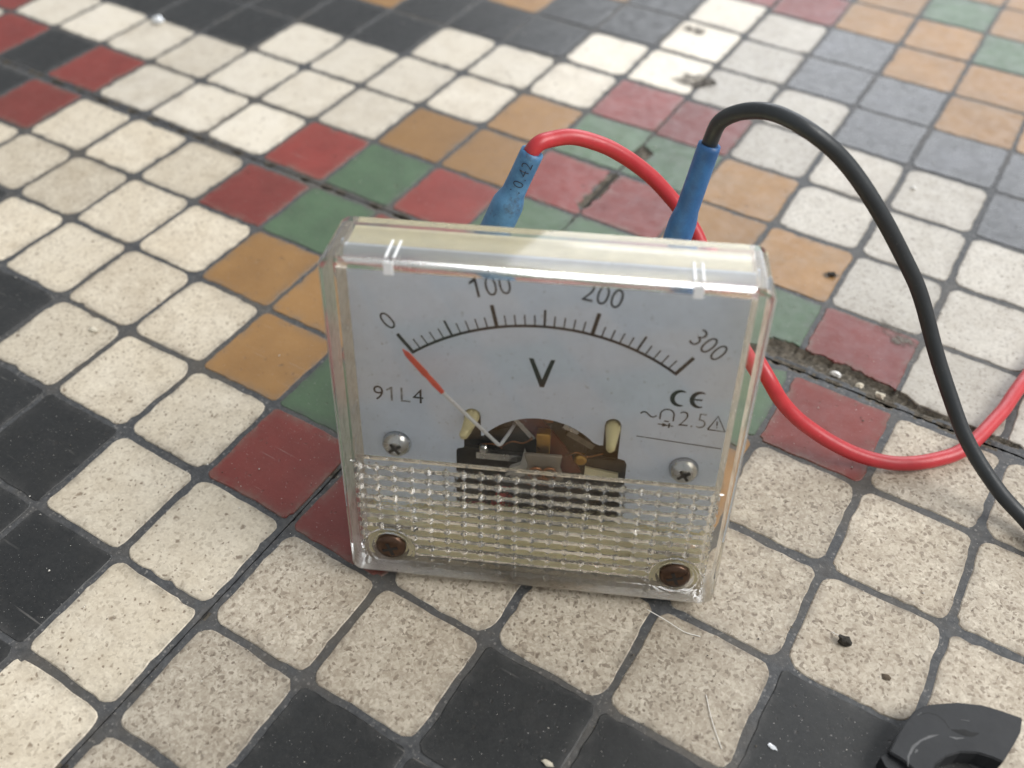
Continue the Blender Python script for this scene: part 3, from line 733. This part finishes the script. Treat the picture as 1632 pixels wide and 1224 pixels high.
bm = bmesh.new(); tube(bm, kink(catmull(path, 10), .28), 1.02, 18); keep(bmobj('insulation', bm, REDW, red, smooth=True), red)
bpath = [ra.lerp(rb, .3), ra.lerp(rb, .8), rb+rdir*.6]+[Vector(q) for q in ((32.79,-11.61,44.50), (35.75,-12.25,47.00), (39.60,-13.03,48.20), (44.23,-12.93,47.00), (48.14,-11.18,43.50), (52.82,-9.72,38.00), (57.14,-7.87,31.50), (61.00,-6.99,25.50), (66.32,-8.16,17.00), (72.55,-10.55,9.50), (78.60,-11.99,4.50), (83.75,-13.04,1.80))]
bpath += [Vector(q) for q in ((90,-18,1.3), (100,-24,1.3), (116,-28,1.3))]
bm = bmesh.new(); tube(bm, kink(catmull(bpath, 10), .10), 0.98, 18); keep(bmobj('insulation', bm, BLKW, blk, smooth=True), blk)
sl = keep(sleeve(la, lb, SLV2M, red, 2.1, 1.5, .60), red); keep(sleeve(ra, rb, SLVM, blk, 1.8, 1.42, .48), blk)
# print on the left sleeve: characters wrapped on its round side, reading upwards
cu_axis = ldir; view = (Vector((64.934, -111.142, 106.484))-la.lerp(lb, .7)); nrm0 = (view-cu_axis*view.dot(cu_axis)).normalized(); side = cu_axis.cross(nrm0)
tx = text('printed_code', '10.42', 0, 0, 1.35, 0, simple('sleeve_print', (.02,.025,.05), .5), sl, z=0, sx=1.0, wgt=-.02, spacing=1.1)
for v in tx.data.vertices:
    u, q = v.co.x*1000, v.co.y*1000
    a = (q-.15)/1.52; pz = la.lerp(lb, .825)+cu_axis*u
    v.co = (pz+(nrm0*math.cos(a)-side*math.sin(a))*1.585)*MM
keep(tx, sl); tx.matrix_parent_inverse = Matrix.Identity(4)

# ------------------------------------------------------------------ loose bits
BLKPL = simple('scuffed_black_plastic', (.020,.021,.023), .42, 0, .3, 400, .00005)
pts = [(76.94,-53.19), (77.13,-51.28), (77.37,-49.48), (77.96,-47.17), (78.70,-46.03), (79.53,-45.26), (81.87,-43.56), (84.22,-42.47), (86.22,-42.02), (88.43,-41.68), (88.60,-43.43), (88.34,-45.06), (88.01,-46.56), (87.72,-47.94), (86.56,-48.01), (85.12,-48.33), (83.55,-49.22), (82.34,-50.52), (81.58,-51.94), (81.44,-53.13), (81.65,-54.40), (79.73,-53.71), (78.55,-53.33)]
bm = bmesh.new(); prism(bm, pts[::-1], .15, 3.0)
bmesh.ops.recalc_face_normals(bm, faces=bm.faces[:])
ed = [e_ for e_ in bm.edges if len(e_.link_faces) == 2 and e_.calc_face_angle(0) > .9]
bmesh.ops.bevel(bm, geom=ed, offset=.14, segments=2, affect='EDGES')
frag = bmobj('plastic_ring_fragment', bm, BLKPL)
tag(frag, 'broken arc of black plastic ring with scratched top in the near right corner', 'plastic piece')
bm = bmesh.new()
strip(bm, [(82.01,-47.19), (82.72,-47.04), (83.44,-46.75), (84.10,-46.56), (84.76,-46.03)], [.05,.22,.4,.28,.06], 3.012)
bmobj('gouge', bm, simple('gouge_dark', (.006,.006,.006), .7), frag)
SCUFF = simple('pale_scuff', (.15,.15,.15), .4, 0, .5, 1500)
def on_frag(uv, wd, mat, name, z=3.012):
    b = bmesh.new(); strip(b, uv, wd, z); bmobj(name, b, mat, frag)
on_frag([(79.14,-53.76), (78.87,-52.57), (79.04,-51.26), (79.55,-50.13), (80.25,-49.21), (81.01,-48.49)], [.03,.10,.16,.10,.14,.03], SCUFF, 'scratch')
on_frag([(79.35,-51.88), (79.49,-51.39)], [.03,.14], SCUFF, 'scratch'); on_frag([(78.40,-47.49), (78.74,-46.95)], [.02,.06], SCUFF, 'scratch')
on_frag([(78.60,-47.20), (79.39,-46.55), (80.30,-46.33), (81.13,-46.59), (81.82,-47.17)], .05, simple('moulding_line', (.007,.007,.007), .6), 'moulding_line')
on_frag([(82.06,-48.10), (82.75,-47.92), (83.44,-47.42)], [.03,.12,.04], SCUFF, 'scratch'); on_frag([(82.68,-45.46), (83.49,-45.14)], [.02,.04], SCUFF, 'scratch')
bb = bmesh.new(); prism(bb, [(77.11,-52.78), (76.46,-53.82), (77.23,-54.55), (79.19,-54.77), (80.00,-53.33), (78.67,-52.95)][::-1], .1, 2.2)
bmobj('torn_edge', bb, BLKPL, frag)
def lump(name, x, y, r, sz, mat, label, cat, group=None, seed=0, flat=.6, z0=0.0):
    bm = bmesh.new(); bmesh.ops.create_icosphere(bm, subdivisions=2, radius=1)
    for v in bm.verts:
        k = 1+.55*noise.noise(v.co*1.6+Vector((seed*3.1, 0, 0)))+.25*noise.noise(v.co*4+Vector((seed, 5, 0)))
        v.co = Vector((v.co.x*r*k, v.co.y*r*sz*k, (v.co.z*r*flat*k)))
    zm = min(v.co.z for v in bm.verts)
    for v in bm.verts: v.co += Vector((x, y, z0-zm-.03))
    o = bmobj(name, bm, mat); return tag(o, label, cat, group)
SOIL = simple('dark_soil', (.040,.034,.026), .8, 0, .5, 2000, .0002); PLASTER = simple('pale_crumb', (.66,.60,.48), .8, 0, .2, 1200, .0002)
WHITEC = simple('white_chip', (.80,.79,.76), .6, 0, .1); FOIL = simple('glossy_flake', (.80,.82,.84), .18, .3, .1)
lump('dirt_crumb', 68.7, -41.2, .95, .62, SOIL, 'dark dirt crumb lying on a cream square at the lower right', 'crumb', seed=1)
lump('dirt_crumb', 74.4, -42.9, .55, .8, simple('brown_soil', (.12,.09,.06), .9, 0, .5, 2000, .0002), 'small brown dirt smudge near the black ring fragment', 'crumb', seed=2, flat=.18)
lump('wood_flake', -51.2, -50.3, .95, .5, PLASTER, 'pale tan flake on a cream square at the left', 'flake', seed=3, flat=.3)
lump('glassy_flake', -119.6, 30.5, 1.5, .8, FOIL, 'shiny whitish flake near the far left black squares', 'flake', seed=4, flat=.5)
lump('plaster_crumb', 53.0, 2.6, .85, .5, WHITEC, 'white chip in the broken seam right of the meter, leftmost of three', 'crumb', 'crumbs in the broken seam', 5, .5, -.8)
lump('plaster_crumb', 56.9, 1.9, .62, .8, PLASTER, 'cream crumb in the broken seam, middle of the three', 'crumb', 'crumbs in the broken seam', 6, .7, -.7)
lump('plaster_crumb', 60.2, 1.2, .75, .7, PLASTER, 'cream crumb at the narrow end of the broken seam, nearest the black wire', 'crumb', 'crumbs in the broken seam', 7, .7, -.6)
lump('paint_flake', 66.0, -57.8, .5, .55, FOIL, 'small whitish flake on the black square beside the ring fragment', 'flake', seed=8, flat=.15)
lump('wood_flake', 45.6, -72.6, .6, .5, PLASTER, 'tan flake at the bottom edge on a black square', 'flake', seed=9, flat=.35)
lump('dirt_crumb', 44.9, 24.2, .8, .5, SOIL, 'black dirt crumb at the edge of an ochre square right of the meter', 'crumb', seed=10, flat=.4)
lump('grit_grain', 49.6, 56.5, .45, .8, WHITEC, 'pale grit grain on the dark squares behind the black wire', 'grit', seed=11)
FIB = simple('pale_fibre', (.82,.80,.74), .4)
def fibre(pts, r, label):
    bm = bmesh.new(); tube(bm, catmull(pts, 8), r, 6); tag(bmobj('fibre', bm, FIB, smooth=True), label, 'fibre')
fibre([(46.6,-50.0,.9), (49.1,-49.9,.5), (51.7,-50.0,.22), (53.6,-49.5,.1)], .05, 'pale curved fibre sticking out from under the front of the meter')
fibre([(57.2,-56.0,.08), (59.1,-58.6,.15), (61.3,-61.0,.08)], .045, 'fine pale fibre across the cream square near the bottom edge')
fibre([(67.0,-40.6,.1), (68.0,-40.9,.5), (69.2,-41.5,.9)], .05, 'short pale hair lying over the dark dirt crumb')
# dried cement smears on the pale squares behind the meter
SMT = NT('dried_cement_smear')
fa_ = SMT.n.new('ShaderNodeAttribute'); fa_.attribute_name = 'fade'
SMEAR = SMT.set(col=SMT.mix(SMT.ramp(SMT.noise(700, 5, .7), .35, .7), (.075,.065,.055), (.24,.215,.185)), rough=.85,
                alpha=SMT.math('MULTIPLY', SMT.ramp(fa_.outputs['Fac'], 0, .6), SMT.ramp(SMT.noise(480, 5, .75, off=2), .36, .62)))
def smear(cx, cy_, rx, ry, rot, seed, label):
    pts = []; n_ = 34; ca, sa = math.cos(R_(rot)), math.sin(R_(rot))
    for k in range(n_):
        a = 2*math.pi*k/n_; q = 1+.6*noise.noise(Vector((math.cos(a)*1.5, math.sin(a)*1.5, seed)))+.35*noise.noise(Vector((math.cos(a)*5, math.sin(a)*5, seed+3)))
        u, v = rx*q*math.cos(a), ry*q*math.sin(a); pts.append((cx+u*ca-v*sa, cy_+u*sa+v*ca))
    vs = [(x, y, .055) for x, y in pts]+[(cx+(x-cx)*.6, cy_+(y-cy_)*.6, .12) for x, y in pts]+[(cx, cy_, .11)]
    fs = [(k, (k+1) % n_, n_+(k+1) % n_, n_+k) for k in range(n_)]+[(n_+k, n_+(k+1) % n_, 2*n_) for k in range(n_)]
    o = tag(mesh('cement_smear', vs, fs, SMEAR, smooth=True), label, 'smear')
    o.data.attributes.new('fade', 'FLOAT', 'POINT').data.foreach_set('value', [0.0]*n_+[.7]*n_+[1.0])
smear(-1.2, 71.6, 5.2, 3.2, 20, 1.0, 'grey dried smear across two cream squares behind the black sleeve')
smear(-11.0, 92.6, 4.2, 1.7, -10, 6.0, 'faint grey dried smear on a far cream square at the top')
smear(58.5, 15.6, 4.0, 1.6, -25, 3.0, 'grey scuff over the corner of the worn red square by the broken seam')
smear(44.5, 24.0, 1.4, .8, 30, 9.0, 'small dark soiled patch on the ochre square right of the meter')
# loose grit that no one could count
rg_ = random.Random(5); vs, fs = [], []
for k in range(1500):
    x = rg_.uniform(-110, 110); y = rg_.uniform(-90, 80); r = rg_.choice((.05, .06, .07, .09, .13))*rg_.uniform(.7, 1.3); b = len(vs)
    if in_view(x, y, 0, 0) > 30: continue
    for d3 in ((1,0,0),(0,1,0),(-1,0,0),(0,-1,0),(0,0,.8),(0,0,-.8)):
        vs.append((x+r*d3[0]*rg_.uniform(.6, 1.4), y+r*d3[1]*rg_.uniform(.6, 1.4), .02+r*.6+r*d3[2]))
    for f in ((0,1,4),(1,2,4),(2,3,4),(3,0,4),(1,0,5),(2,1,5),(3,2,5),(0,3,5)): fs.append(tuple(b+q for q in f))
GR = NT('pale_and_dark_grit'); GR.set(col=GR.mix(GR.ramp(GR.noise(160, 2, .5), .47, .53), (.10,.085,.065), (.62,.59,.53)), rough=.6)
tag(mesh('floor_grit', vs, fs, GR.m), 'fine pale and dark grit scattered over the mosaic floor', 'grit', kind='stuff')
